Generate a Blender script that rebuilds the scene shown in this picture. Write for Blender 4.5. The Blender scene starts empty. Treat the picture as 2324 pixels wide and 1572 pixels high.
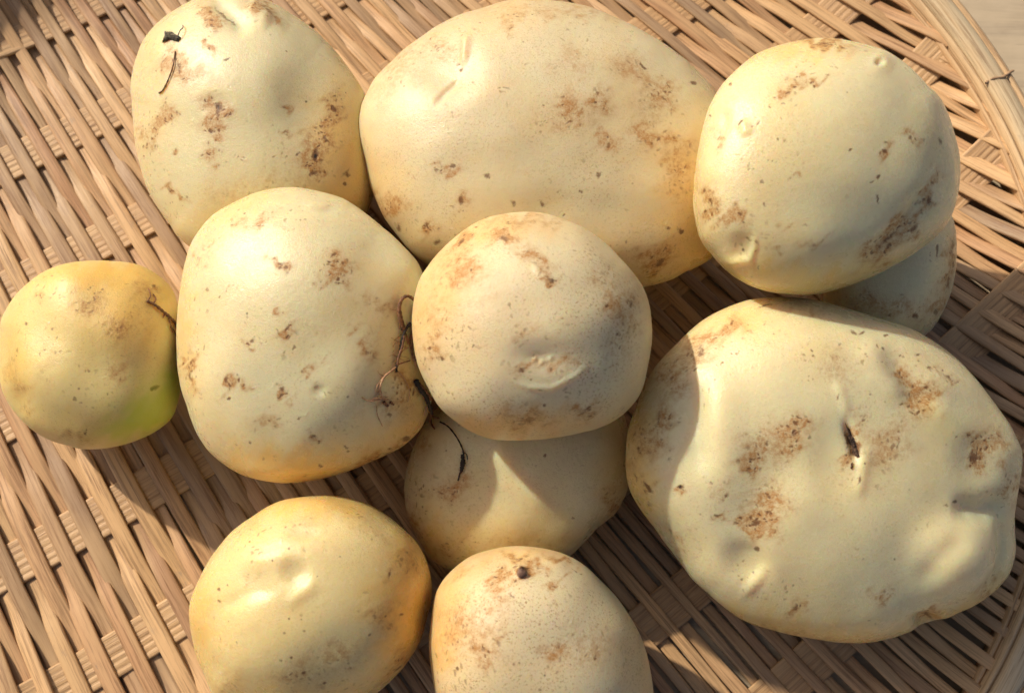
import bpy, bmesh, math, random
import numpy as np
from mathutils import Vector
from mathutils.bvhtree import BVHTree

random.seed(7)
rng = np.random.default_rng(11)
sc = bpy.context.scene
col = sc.collection

# ------------------------------------------------------------------ camera
TILT = math.radians(15.0)
HFOV = math.radians(50.0)
DIST = 0.311
cam_d = bpy.data.cameras.new('camera')
cam_o = bpy.data.objects.new('camera', cam_d)
col.objects.link(cam_o)
cam_d.sensor_width = 36.0
cam_d.angle = HFOV
cam_o.location = (0, -DIST * math.sin(TILT), DIST * math.cos(TILT))
cam_o.rotation_euler = (TILT, 0, 0)
cam_d.clip_start = 0.01
cam_d.clip_end = 20
cam_d.dof.use_dof = True
cam_d.dof.focus_distance = 0.268
cam_d.dof.aperture_fstop = 22.0
sc.camera = cam_o
sc.render.resolution_x, sc.render.resolution_y = 1024, 692

# ------------------------------------------------------------------ light
SUN_EL = math.radians(37.0)
SUN_IMG = math.radians(142.0)       # direction the light comes FROM, in the ground plane (from +x, counter-clockwise)
sv = Vector((math.cos(SUN_EL) * math.cos(SUN_IMG), math.cos(SUN_EL) * math.sin(SUN_IMG), math.sin(SUN_EL)))
w = bpy.data.worlds.new('World'); sc.world = w; w.use_nodes = True
nt = w.node_tree
sky = nt.nodes.new('ShaderNodeTexSky'); sky.sky_type = 'NISHITA'; sky.sun_disc = False
sky.sun_elevation = SUN_EL
sky.sun_rotation = math.atan2(sv.x, sv.y)
sky.air_density = 1.0; sky.dust_density = 5.0; sky.ozone_density = 0.4
bg = nt.nodes['Background']; bg.inputs[1].default_value = 0.092
nt.links.new(sky.outputs[0], bg.inputs[0])
sd = bpy.data.lights.new('sun', 'SUN'); so = bpy.data.objects.new('sun', sd); col.objects.link(so)
sd.energy = 4.1; sd.angle = math.radians(1.2); sd.color = (1.0, 0.88, 0.70)
so.rotation_euler = sv.to_track_quat('Z', 'Y').to_euler()
so.location = sv * 2
sc.view_settings.view_transform = 'Standard'
sc.view_settings.look = 'None'
sc.view_settings.exposure = 0.05
sc.view_settings.gamma = 1.0
sc.render.engine = 'CYCLES'
sc.cycles.max_bounces = 8

# ------------------------------------------------------------------ picture <-> place
PW, PH = 2324.0, 1572.0                  # the picture coordinates used for measuring
FPX = (PW / 2) / math.tan(HFOV / 2)
CT, ST = math.cos(TILT), math.sin(TILT)
CAM = np.array([0, -DIST * ST, DIST * CT])
EX = np.array([1.0, 0, 0]); EY = np.array([0, CT, ST]); EZ = np.array([0, -ST, CT])
def ray(x, y):
    d = EX * ((x - PW / 2) / FPX) - EY * ((y - PH / 2) / FPX) - EZ
    return d / np.linalg.norm(d)
def onz(x, y, z):
    d = ray(x, y); return CAM + d * ((z - CAM[2]) / d[2])
def proj(P):
    v = P - CAM
    zz = -(v @ EZ)
    return PW / 2 + (v @ EX) / zz * FPX, PH / 2 - (v @ EY) / zz * FPX

# ------------------------------------------------------------------ helpers
def tag(o, label=None, cat=None, group=None, kind=None):
    if label: o['label'] = label
    if cat: o['category'] = cat
    if group: o['group'] = group
    if kind: o['kind'] = kind
    return o

def mesh_np(name, V, F, mat, parent=None, smooth=True, uv=None, attrs=None):
    """V (n,3), F (m,4) or (m,3) -> one mesh object"""
    me = bpy.data.meshes.new(name)
    V = np.asarray(V, dtype=np.float32); F = np.asarray(F, dtype=np.int32)
    k = F.shape[1]
    me.vertices.add(len(V)); me.vertices.foreach_set('co', V.ravel())
    me.loops.add(F.size); me.loops.foreach_set('vertex_index', F.ravel())
    me.polygons.add(len(F)); me.polygons.foreach_set('loop_start', np.arange(0, F.size, k, dtype=np.int32))
    me.update(calc_edges=True)
    me.polygons.foreach_set('use_smooth', np.full(len(F), smooth))
    if uv is not None:
        l = me.uv_layers.new(name='UVMap')
        l.data.foreach_set('uv', np.asarray(uv, dtype=np.float32)[F.ravel()].ravel())
    if attrs:
        for an, av in attrs.items():
            a = me.attributes.new(an, 'FLOAT', 'POINT'); a.data.foreach_set('value', np.asarray(av, dtype=np.float32))
    me.validate()
    me.materials.append(mat)
    o = bpy.data.objects.new(name, me); col.objects.link(o)
    if parent: o.parent = parent
    return o

class NT:
    def __init__(s, name):
        s.m = bpy.data.materials.new(name); s.m.use_nodes = True
        s.t = s.m.node_tree; s.b = s.t.nodes['Principled BSDF']
    def n(s, typ, **kw):
        nd = s.t.nodes.new(typ)
        for k, v in kw.items():
            if k.startswith('i_'):
                key = k[2:].replace('_', ' ')
                nd.inputs[key].default_value = v
            else: setattr(nd, k, v)
        return nd
    def l(s, a, b): s.t.links.new(a, b)
    def attr(s, name):
        a = s.n('ShaderNodeAttribute'); a.attribute_name = name; return a.outputs['Fac']
    def noise(s, vec, scale, detail=4, rough=.55, dist=0.0):
        a = s.n('ShaderNodeTexNoise'); a.inputs['Scale'].default_value = scale
        a.inputs['Detail'].default_value = detail; a.inputs['Roughness'].default_value = rough
        a.inputs['Distortion'].default_value = dist
        if vec is not None: s.l(vec, a.inputs['Vector'])
        return a.outputs['Fac']
    def ramp(s, fac, p0, p1, lo=0.0, hi=1.0):
        a = s.n('ShaderNodeMapRange'); a.interpolation_type = 'SMOOTHSTEP'
        s.l(fac, a.inputs['Value'])
        for k, v in (('From Min', p0), ('From Max', p1), ('To Min', lo), ('To Max', hi)): a.inputs[k].default_value = v
        return a.outputs[0]
    def math(s, op, a, b=0.0, clamp=False):
        m = s.n('ShaderNodeMath'); m.operation = op; m.use_clamp = clamp
        for i, v in enumerate((a, b)):
            if isinstance(v, (int, float)): m.inputs[i].default_value = v
            else: s.l(v, m.inputs[i])
        return m.outputs[0]
    def mix(s, fac, a, b):
        m = s.n('ShaderNodeMix'); m.data_type = 'RGBA'
        if isinstance(fac, (int, float)): m.inputs[0].default_value = fac
        else: s.l(fac, m.inputs[0])
        for i, v in ((6, a), (7, b)):
            if isinstance(v, tuple): m.inputs[i].default_value = (*v, 1)
            else: s.l(v, m.inputs[i])
        return m.outputs[2]

# ------------------------------------------------------------------ materials
def potato_material(name, pale, warm_or_glow, tan, scuff, gloss):
    M = NT(name)
    tc = M.n('ShaderNodeTexCoord').outputs['Object']
    n1 = M.noise(tc, 38, 4, .6)             # centimetre patches
    n2 = M.noise(tc, 140, 5, .65)
    n3 = M.noise(tc, 620, 4, .7)
    n4 = M.noise(tc, 1900, 3, .7)
    stain, dark, warm_or_glowA, green = M.attr('stain'), M.attr('dark'), M.attr('warm_or_glow'), M.attr('green')
    wf = M.math('ADD', M.ramp(n1, .42, .72, 0, .34), warm_or_glowA, True)  # orange skin patches, plus bounced and translucent light painted into the rims
    base = M.mix(wf, pale, warm_or_glow)
    # faint mottling
    base = M.mix(M.ramp(n2, .50, .72, 0, .20), base, tan)
    # dusty scuffed net of fine brown flecks, in patches
    vor = M.n('ShaderNodeTexVoronoi', feature='F1'); vor.inputs['Scale'].default_value = 760
    wv = M.n('ShaderNodeVectorMath', operation='ADD')
    nz = M.n('ShaderNodeTexNoise'); nz.inputs['Scale'].default_value = 300; M.l(tc, nz.inputs['Vector'])
    sc_ = M.n('ShaderNodeVectorMath', operation='SCALE'); sc_.inputs['Scale'].default_value = .004
    M.l(nz.outputs['Color'], sc_.inputs[0]); M.l(tc, wv.inputs[0]); M.l(sc_.outputs[0], wv.inputs[1])
    M.l(wv.outputs[0], vor.inputs['Vector'])
    stn_ = M.attr('stain')
    sep = M.n('ShaderNodeSeparateColor'); M.l(vor.outputs['Color'], sep.inputs[0])
    keep = M.ramp(M.math('ADD', sep.outputs[0], M.math('MULTIPLY', stn_, .35)), .66, .74)
    dot = M.ramp(vor.outputs['Distance'], .16, .44, 1, 0)
    stn = M.attr('stain')
    patch = M.math('MAXIMUM', M.ramp(M.noise(tc, 75, 3, .6), .53 - .10 * scuff, .70, 0, .8), M.math('MULTIPLY', stn, 1.3, True))
    fleck = M.math('MULTIPLY', M.math('MULTIPLY', dot, keep), patch)
    fleck = M.math('MULTIPLY', fleck, .90)
    grain = M.math('MULTIPLY', M.ramp(n4, .54, .66), M.ramp(M.noise(tc, 55, 2, .5), .38, .66, .10 * scuff, .75 * scuff))
    base = M.mix(grain, base, (.30, .15, .05))
    # sparse tiny dark specks everywhere
    v2 = M.n('ShaderNodeTexVoronoi', feature='F1'); v2.inputs['Scale'].default_value = 400; M.l(tc, v2.inputs['Vector'])
    s2 = M.n('ShaderNodeSeparateColor'); M.l(v2.outputs['Color'], s2.inputs[0])
    sp = M.math('MULTIPLY', M.ramp(M.math('ADD', v2.outputs['Distance'], M.math('MULTIPLY', M.math('SUBTRACT', n4, .5), .35)), .04, .17, 1, 0), M.math('MULTIPLY', M.ramp(s2.outputs[1], .72, .74), M.ramp(M.noise(tc, 60, 3, .6), .48, .62, .12, 1)))
    base = M.mix(M.math('MULTIPLY', sp, M.ramp(s2.outputs[2], 0, 1, .4, .95)), base, (.11, .055, .022))
    v3 = M.n('ShaderNodeTexVoronoi', feature='F1'); v3.inputs['Scale'].default_value = 190; M.l(wv.outputs[0], v3.inputs['Vector'])
    s3 = M.n('ShaderNodeSeparateColor'); M.l(v3.outputs['Color'], s3.inputs[0])
    v3d = v3.outputs['Distance']; v3k = M.ramp(s3.outputs[1], .68, .71)
    # blemishes placed on the surface
    brk = M.ramp(n3, .36, .62, .30, 1.0)
    st = M.math('MULTIPLY', stain, M.ramp(M.math('ADD', n2, M.math('MULTIPLY', n3, .6)), .60, 1.0, .50, 2.0), True)
    base = M.mix(M.math('MULTIPLY', st, M.ramp(M.math('ADD', n3, M.math('MULTIPLY', n4, .7)),   .62, 1.05, .38, .95)), base, (.40, .185, .045))
    base = M.mix(fleck, base, (.165, .07, .02))
    dk = M.ramp(M.math('ADD', M.math('ADD', dark, M.math('MULTIPLY', M.math('SUBTRACT', n3, .5), 1.0)), M.math('MULTIPLY', M.math('SUBTRACT', n4, .5), 1.1)), .22, .95)
    dk = M.math('MULTIPLY', dk, M.math('GREATER_THAN', dark, .03))
    base = M.mix(M.math('MULTIPLY', dk, .85), base, (.14, .055, .016))
    pore = M.math('MULTIPLY', M.ramp(v3d, .0, .09, .55, 0), v3k)
    base = M.mix(pore, base, (.80, .74, .56))
    vd = M.ramp(dark, 1.05, 1.5)
    base = M.mix(vd, base, (.022, .013, .009))
    base = M.mix(M.math('MULTIPLY', green, 1.25, True), base, (.46, .50, .06))
    M.l(base, M.b.inputs['Base Color'])
    M.l(M.math('MULTIPLY', M.math('SUBTRACT', 1.0, M.math('MULTIPLY', M.math('MAXIMUM', M.math('MAXIMUM', st, dk), fleck), .85), True), .8), M.b.inputs['Subsurface Weight'])
    M.b.inputs['Specular IOR Level'].default_value = .55
    M.b.inputs['Coat Weight'].default_value = .24 * (1.2 - .6 * scuff)
    M.b.inputs['Coat Roughness'].default_value = .23
    #.default_value = .75
    M.b.inputs['Subsurface Radius'].default_value = (1.0, .42, .12)
    M.b.inputs['Subsurface Scale'].default_value = .0080
    M.b.inputs['IOR'].default_value = 1.45
    ro = M.ramp(n2, .35, .7, gloss - .06, gloss + .08)
    ro = M.math('ADD', ro, M.math('MULTIPLY', M.math('MAXIMUM', st, dk), .25), True)
    M.l(ro, M.b.inputs['Roughness'])
    # relief
    h = M.math('ADD', M.math('MULTIPLY', n2, .6), M.math('MULTIPLY', n3, .34))
    h = M.math('ADD', h, M.math('MULTIPLY', M.noise(tc, 1300, 3, .75), .26 + .12 * scuff))
    h = M.math('ADD', h, M.math('MULTIPLY', M.math('MULTIPLY', M.ramp(v3.outputs['Distance'], .0, .13, 1, 0), v3k), .30))
    h = M.math('SUBTRACT', h, M.math('MULTIPLY', M.math('ADD', fleck, dk), .25))
    h = M.math('ADD', h, M.math('MULTIPLY', M.noise(tc, 3000, 2, .8), .30 + .18 * scuff))
    bp = M.n('ShaderNodeBump'); bp.inputs['Strength'].default_value = .55; bp.inputs['Distance'].default_value = .00042
    M.l(h, bp.inputs['Height']); M.l(bp.outputs[0], M.b.inputs['Normal'])
    bq = M.n('ShaderNodeBump'); bq.inputs['Strength'].default_value = .8; bq.inputs['Distance'].default_value = .0006
    M.l(h, bq.inputs['Height']); M.l(bq.outputs[0], M.b.inputs['Coat Normal'])
    return M.m

def bamboo_material(name, cols, rough=.46, fine=1.0):
    M = NT(name)
    uv = M.n('ShaderNodeUVMap').outputs[0]
    oi = M.n('ShaderNodeObjectInfo').outputs['Random']
    cmb = M.n('ShaderNodeCombineXYZ'); M.l(M.math('MULTIPLY', oi, 37.0), cmb.inputs[2])
    def vec(sx, sy):
        v = M.n('ShaderNodeVectorMath', operation='MULTIPLY'); v.inputs[1].default_value = (sx, sy, 0); M.l(uv, v.inputs[0])
        a = M.n('ShaderNodeVectorMath', operation='ADD'); M.l(v.outputs[0], a.inputs[0]); M.l(cmb.outputs[0], a.inputs[1])
        return a.outputs[0]
    cr = M.n('ShaderNodeValToRGB'); M.l(oi, cr.inputs[0])
    el = cr.color_ramp.elements
    for i, c in enumerate(cols):
        p = i / (len(cols) - 1)
        e = el[i] if i < 2 else el.new(p)
        e.position = p; e.color = (*c, 1)
    # positions must be ordered
    base = cr.outputs[0]
    g1 = M.noise(vec(1500 * fine, 40), 1, 5, .7)
    g2 = M.noise(vec(4200 * fine, 90), 1, 3, .7)
    g3 = M.noise(vec(260, 28), 1, 3, .6)
    base = M.mix(M.ramp(g1, .46, .66, 0, .70), base, (.19, .095, .045))
    base = M.mix(M.ramp(g2, .50, .72, 0, .55), base, (.17, .09, .05))
    base = M.mix(M.ramp(g3, .40, .72, 0, .50), base, (.60, .40, .21))
    base = M.mix(M.ramp(M.noise(vec(330, 120), 1, 4, .7), .62, .78, 0, .45), base, (.23, .18, .15))
    M.l(base, M.b.inputs['Base Color'])
    M.b.inputs['Roughness'].default_value = rough
    M.b.inputs['Subsurface Weight'].default_value = .0
    M.b.inputs['Specular IOR Level'].default_value = .35
    bp = M.n('ShaderNodeBump'); bp.inputs['Strength'].default_value = .55; bp.inputs['Distance'].default_value = .0004
    M.l(M.math('ADD', M.math('MULTIPLY', g1, .7), M.math('MULTIPLY', g2, .5)), bp.inputs['Height'])
    M.l(bp.outputs[0], M.b.inputs['Normal'])
    return M.m

BAM = bamboo_material('bamboo_split', [(.55, .33, .17), (.37, .24, .14), (.61, .385, .19), (.46, .255, .135), (.33, .225, .14), (.66, .42, .215), (.52, .305, .16)])
BAMW = bamboo_material('bamboo_wide', [(.48, .295, .15), (.53, .335, .165)])
BAMR = bamboo_material('bamboo_rim', [(.62, .43, .24), (.58, .38, .21), (.64, .47, .28)], .45)
BAMP = bamboo_material('bamboo_skin', [(.60, .49, .32), (.62, .50, .34)], .35)

# ------------------------------------------------------------------ ground under the basket
GZ = -0.0032
M = NT('board')
tc = M.n('ShaderNodeTexCoord').outputs['Object']
mp = M.n('ShaderNodeMapping'); mp.inputs['Scale'].default_value = (9, 120, 1); mp.inputs['Rotation'].default_value = (0, 0, -.1); M.l(tc, mp.inputs[0])
a = M.noise(mp.outputs[0], 1, 6, .7, .6)
b = M.noise(tc, 45, 5, .6)
base = M.mix(M.ramp(a, .35, .7), (.50, .40, .27), (.34, .27, .19))
base = M.mix(M.ramp(b, .4, .7, 0, .5), base, (.55, .45, .32))
base = M.mix(M.ramp(M.noise(mp.outputs[0], 3.1, 3, .6), .60, .72, 0, .6), base, (.20, .16, .12))
M.l(base, M.b.inputs['Base Color']); M.b.inputs['Roughness'].default_value = .7
bp = M.n('ShaderNodeBump'); bp.inputs['Strength'].default_value = .5; bp.inputs['Distance'].default_value = .0006
M.l(a, bp.inputs['Height']); M.l(bp.outputs[0], M.b.inputs['Normal'])
g = mesh_np('ground', [(-1.6, -1.6, GZ), (1.6, -1.6, GZ), (1.6, 1.6, GZ), (-1.6, 1.6, GZ)], [(0, 1, 2, 3)], M.m)
tag(g, 'weathered light brown surface the basket stands on', kind='structure')

# ------------------------------------------------------------------ basket
BC = np.array([-0.0205, 0.0062]); BR = 0.1690
RIMZ = 0.0155
U = .13
HI = math.radians(142)                    # the deep end of the basket lies to the upper left
def far_end(a): return np.clip(np.cos(np.asarray(a) - HI), 0, 1) ** 3
def rim_r(a): return BR * (1 + .125 * far_end(a))
def rim_z(a): return RIMZ + .0110 * far_end(a)
def norm_r(x, y):
    a = np.arctan2(y - BC[1], x - BC[0])
    return np.hypot(x - BC[0], y - BC[1]) / rim_r(a), a
def floor_z(x, y):
    r, a = norm_r(x, y)
    t = np.clip((r - .78) / .22, 0, 1)
    return (rim_z(a) - .004) * t * t
basket = bpy.data.objects.new('woven_basket', None); col.objects.link(basket)
basket.location = (BC[0], BC[1], GZ); basket.empty_display_size = .05
tag(basket, 'round shallow basket woven from split bamboo, holding the potatoes', 'basket')
bpy.context.view_layer.update()
def to_basket(V):
    return np.asarray(V) - np.array([BC[0], BC[1], GZ])

gx = np.linspace(-.26, .26, 2001)
def integ(slope):
    s = np.concatenate([[0], np.cumsum((slope[1:] + slope[:-1]) * .5 * (gx[1] - gx[0]))])
    return s - np.interp(0, gx, s)
Gt = integ(np.tan(np.radians(36 + 6 * gx / U)))
Ft = integ(np.tan(np.radians(-(49 - 6 * gx / U))))
Gf = lambda x: np.interp(x, gx, Gt)
WEFT = [-.236, -.191, -.147, -.1033, -.058, -.0145, .0262, .0690, .1100, .1515, .194, .238]
WIDX = np.arange(len(WEFT))

def ribbon(name, P, N, prof, mat, parent, widths=None, roll=0.0):
    """sweep profile (across, up) along points P with side vectors N"""
    P = np.asarray(P); n = len(P); k = len(prof)
    Z = np.array([0, 0, 1.0])
    T = np.gradient(P, axis=0); T /= np.linalg.norm(T, axis=1)[:, None]
    up = np.cross(N, T); up *= np.sign(up[:, 2:3] + 1e-9); up /= np.linalg.norm(up, axis=1)[:, None]
    if widths is None: widths = np.ones(n)
    if np.isscalar(roll): roll = np.full(n, roll)
    c, s = np.cos(roll)[:, None], np.sin(roll)[:, None]
    N2, U2 = N * c + up * s, up * c - N * s
    V = np.empty((n, k, 3))
    for j, (a_, b_) in enumerate(prof):
        V[:, j] = P + N2 * (a_ * widths)[:, None] + U2 * b_
    L = np.concatenate([[0], np.cumsum(np.linalg.norm(np.diff(P, axis=0), axis=1))])
    pa = np.array(prof)
    per = np.concatenate([[0], np.cumsum(np.linalg.norm(np.diff(pa, axis=0), axis=1))])
    uv = np.empty((n, k, 2)); uv[:, :, 0] = per[None]; uv[:, :, 1] = L[:, None]
    F = []
    idx = np.arange(n * k).reshape(n, k)
    A = idx[:-1]; B = idx[1:]
    j2 = np.roll(np.arange(k), -1)
    F = np.stack([A, A[:, j2], B[:, j2], B], -1).reshape(-1, 4)
    F = F[:, ::-1]
    return mesh_np(name, to_basket(V.reshape(-1, 3)), F, mat, parent, True, uv.reshape(-1, 2))

def strip_prof(w_, h_, b_=.00022):
    return [(-w_, -h_), (-w_, h_ - b_), (-w_ + b_, h_), (-w_ * .35, h_ + .00006), (w_ * .35, h_ + .00006), (w_ - b_, h_), (w_, h_ - b_), (w_, -h_)]

k0 = 0
# long narrow strips, fanning out slightly from the far left to the near right
FP = np.array([-.55, .65])
phis = [math.radians(-50.0)]
while phis[-1] < math.radians(-34): phis.append(phis[-1] + .00395)
low_ = [math.radians(-50.0)]
while low_[-1] > math.radians(-66):
    f_ = min(1, max(0, (math.radians(-51) - low_[-1]) / math.radians(5)))
    low_.append(low_[-1] - (.00395 + .00070 * f_))
phis = sorted(set(phis + low_))
for k, ph in enumerate(phis):
    ph = ph + rng.normal(0, .00018)
    gap = (.00395 + .0007 * min(1, max(0, (math.radians(-51) - ph) / math.radians(5))))
    ss = np.linspace(.45, 1.25, 4000)
    bow = .010 * ((ss - .85) / .2) ** 2 * .35
    xs = FP[0] + ss * math.cos(ph) + bow * .7
    ys = FP[1] + ss * math.sin(ph) + bow * .7
    m = norm_r(xs, ys)[0] < 1.0105
    if m.sum() < 100: continue
    xs, ys, ss = xs[m], ys[m], ss[m]
    L = np.concatenate([[0], np.cumsum(np.hypot(np.diff(xs), np.diff(ys)))])
    if L[-1] < .02: continue
    n = max(8, int(L[-1] / .0020))
    t = np.linspace(0, L[-1], n)
    xs, ys, ss = np.interp(t, L, xs), np.interp(t, L, ys), np.interp(t, L, ss)
    tx, ty = np.gradient(xs), np.gradient(ys); tl = np.hypot(tx, ty)
    nx, ny = -ty / tl, tx / tl
    wob = .00026 * np.sin(t / .031 + rng.uniform(0, 6.3)) + .00016 * np.sin(t / .012 + rng.uniform(0, 6.3))
    xs, ys = xs + nx * wob, ys + ny * wob
    wi = np.interp(ys - Gf(xs), WEFT, WIDX)
    cs = (1 if k % 2 == 0 else -1) * np.cos(math.pi * wi)
    zc = .00100 * np.tanh(1.5 * cs) / math.tanh(1.5)
    zc += rng.normal(0, .00010) + .00014 * np.sin(t / .02 + rng.uniform(0, 6))
    z = floor_z(xs, ys) + zc
    loc = gap * ss                                  # room between neighbours
    u_ = np.clip((xs - .02 - ys * 1.0) / .12, -1, 1)
    wd = 1.08 - .12 * u_ - .15 * np.clip((-.02 - ys) / .05, 0, 1) * (u_ > 0) * np.clip(u_ * 2, 0, 1) + rng.normal(0, .06) + .05 * np.sin(t / .045 + rng.uniform(0, 6)) + .035 * np.sin(t / .016 + rng.uniform(0, 6))
    roll = math.radians(rng.normal(0, 4.5)) + np.radians(3.5) * np.sin(t / .04 + rng.uniform(0, 6))
    N = np.stack([nx, ny, np.zeros_like(nx)], -1)
    ribbon('bamboo_strip', np.stack([xs, ys, z], -1), N, strip_prof(.0018, .00036, .00028), BAM, basket, widths=wd * loc * .5 / .0018, roll=roll)
    k0 += 1

# wide grooved cross strips
def wide_prof(hw_, h_, nr=6):
    pts = [(-hw_, -h_)]
    m_ = nr * 6
    for i in range(m_ + 1):
        s_ = -1 + 2 * i / m_
        ph = (i % 6) / 6
        rz = (.00017 if i < m_ * .62 else .00007) * (1.0 if ph == 0 else (.35 if ph in (1 / 6, 5 / 6) else 0))
        e = 1 - max(0, (abs(s_) - .96) / .04) * .3
        pts.append((s_ * hw_, h_ * e - rz))
    pts.append((hw_, -h_))
    return pts
k0 = k0
for j, d in enumerate(WEFT):
    xs = np.linspace(-.25, .25, 3000)
    ys = Gf(xs) + d
    m = norm_r(xs, ys)[0] < 1.012
    if m.sum() < 60: continue
    xs, ys = xs[m], ys[m]
    L = np.concatenate([[0], np.cumsum(np.hypot(np.diff(xs), np.diff(ys)))])
    n = int(L[-1] / .003) + 2
    t = np.linspace(0, L[-1], n)
    xs, ys = np.interp(t, L, xs), np.interp(t, L, ys)
    tx, ty = np.gradient(xs), np.gradient(ys); tl = np.hypot(tx, ty)
    N = np.stack([-ty / tl, tx / tl, np.zeros(n)], -1)
    z = floor_z(xs, ys) + .00010
    ribbon('cross_strip', np.stack([xs, ys, z], -1), N, wide_prof(.0058, .00038), BAMW, basket, widths=1 + .03 * np.sin(t / .05 + j))

# rim hoops
def hoop(name, r0, r1, zb, zt, mat, bev=.0006, seg=220, phase=0.0, bulge=.0004):
    prof = [(r0, zb), (r0, zt - bev), (r0 + bev, zt), ((r0 + r1) / 2, zt + bulge), (r1 - bev, zt), (r1, zt - bev), (r1, zb)]
    k = len(prof); V = []; UVs = []
    for i in range(seg + 1):
        a_ = phase + 2 * math.pi * i / seg
        wz = .0004 * math.sin(3 * a_ + phase * 5)
        per = 0
        for q_, (r_, z_) in enumerate(prof):
            if q_: per += math.dist(prof[q_], prof[q_ - 1])
            r2_ = r_ + float(rim_r(a_)) - BR; z2_ = z_ + (float(rim_z(a_)) - RIMZ)
            V.append((BC[0] + r2_ * math.cos(a_), BC[1] + r2_ * math.sin(a_), z2_ + wz)); UVs.append((per, a_ * BR))
    F = []
    for i in range(seg):
        for q_ in range(k):
            F.append((i * k + q_, (i + 1) * k + q_, (i + 1) * k + (q_ + 1) % k, i * k + (q_ + 1) % k))
    return mesh_np(name, to_basket(V), F, mat, basket, True, UVs)
hoop('inner_hoop', BR, BR + .0020, .002, RIMZ - .0012, BAMR, phase=.3)
hoop('rim_band', BR + .0021, BR + .0082, -.002, RIMZ, BAMP, phase=1.1)
hoop('outer_hoop', BR + .0083, BR + .0108, -.002, RIMZ - .0004, BAMR, phase=2.0)
hoop('second_hoop', BR - .0016, BR - .0001, .0075, RIMZ - .0035, BAMR, phase=4.0, bev=.0004)
# the knot of the bamboo across the rim band
pn = onz(2240, 188, RIMZ); an = math.atan2(pn[1] - BC[1], pn[0] - BC[0])
NODE = NT('bamboo_knot'); NODE.b.inputs['Base Color'].default_value = (.30, .19, .11, 1); NODE.b.inputs['Roughness'].default_value = .6
V = []; F = []
for i in range(15):
    r_ = BR + .0016 + .0094 * i / 14
    for q_ in range(6):
        b_ = 2 * math.pi * q_ / 6
        da = (.00042 + .00012 * math.sin(i * 1.7)) * math.cos(b_) + .0004 * math.sin(i * .6)
        zz = RIMZ + .00022 + (.00042 + .0001 * math.sin(i * 2.3)) * math.sin(b_) + (.0002 if 2 < i < 10 else -.0004)
        V.append((BC[0] + r_ * math.cos(an) - da * math.sin(an), BC[1] + r_ * math.sin(an) + da * math.cos(an), zz))
for i in range(14):
    for q_ in range(6): F.append((i * 6 + q_, (i + 1) * 6 + q_, (i + 1) * 6 + (q_ + 1) % 6, i * 6 + (q_ + 1) % 6))
mesh_np('bamboo_knot', to_basket(V), F, NODE.m, basket)

# ------------------------------------------------------------------ potatoes
def cube_dirs(n, m):
    """unit directions: fine face towards +z (n x n), sides n x m, back n x n"""
    tn = np.tan(np.linspace(-1, 1, n + 1) * math.pi / 4)
    tm = np.tan(np.linspace(-1, 1, m + 1) * math.pi / 4)
    key = {}; V = []; F = []
    def grid(fn, A, B):
        idx = np.empty((len(A), len(B)), dtype=np.int64)
        for i, a_ in enumerate(A):
            for j, b_ in enumerate(B):
                p = fn(a_, b_); kk = (round(p[0], 6), round(p[1], 6), round(p[2], 6))
                v = key.get(kk)
                if v is None:
                    v = key[kk] = len(V); V.append(p)
                idx[i, j] = v
        F.append(np.stack([idx[:-1, :-1], idx[1:, :-1], idx[1:, 1:], idx[:-1, 1:]], -1).reshape(-1, 4))
    grid(lambda a_, b_: (a_, b_, 1.0), tn, tn)
    grid(lambda a_, b_: (-a_, b_, -1.0), tn, tn)
    grid(lambda a_, b_: (1.0, a_, b_), tn, tm)
    grid(lambda a_, b_: (-1.0, -a_, b_), tn, tm)
    grid(lambda a_, b_: (-a_, 1.0, b_), tn, tm)
    grid(lambda a_, b_: (a_, -1.0, b_), tn, tm)
    V = np.array(V); V /= np.linalg.norm(V, axis=1)[:, None]
    return V, np.concatenate(F)
_dirs = {}
def dirs(n, m):
    if (n, m) not in _dirs: _dirs[(n, m)] = cube_dirs(n, m)
    return _dirs[(n, m)]

def polyline_dist(x, y, pts):
    best = np.full(len(x), 1e9); par = np.zeros(len(x))
    L = sum(math.dist(pts[i], pts[i + 1]) for i in range(len(pts) - 1)); acc = 0
    for i in range(len(pts) - 1):
        (x0, y0), (x1, y1) = pts[i], pts[i + 1]
        l2 = (x1 - x0) ** 2 + (y1 - y0) ** 2
        t = np.clip(((x - x0) * (x1 - x0) + (y - y0) * (y1 - y0)) / l2, 0, 1)
        d = np.hypot(x - x0 - t * (x1 - x0), y - y0 - t * (y1 - y0))
        mm = d < best
        best[mm] = d[mm]; par[mm] = (acc + t[mm] * math.sqrt(l2)) / L
        acc += math.sqrt(l2)
    return best, par
def spot(x, y, s):
    """(cx, cy, rx, ry, angle_deg, strength) soft blot, or ('line', pts, width, strength)"""
    if s[0] == 'line':
        d, par = polyline_dist(x, y, s[1])
        t_ = np.clip(np.minimum(par, 1 - par) * 3.2 + (.3 if s[3] > 1.25 and s[2] < 12 else .0), 0, 1)
        return s[3] * np.exp(-(d / s[2]) ** 2) * t_ * t_ * (3 - 2 * t_)
    cx, cy, rx, ry, a_, st = s
    a_ = math.radians(a_); dx, dy = x - cx, y - cy
    p = (dx * math.cos(a_) + dy * math.sin(a_)) / rx; q = (-dx * math.sin(a_) + dy * math.cos(a_)) / ry
    return st * np.exp(-(p * p + q * q) ** 1.3)

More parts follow.
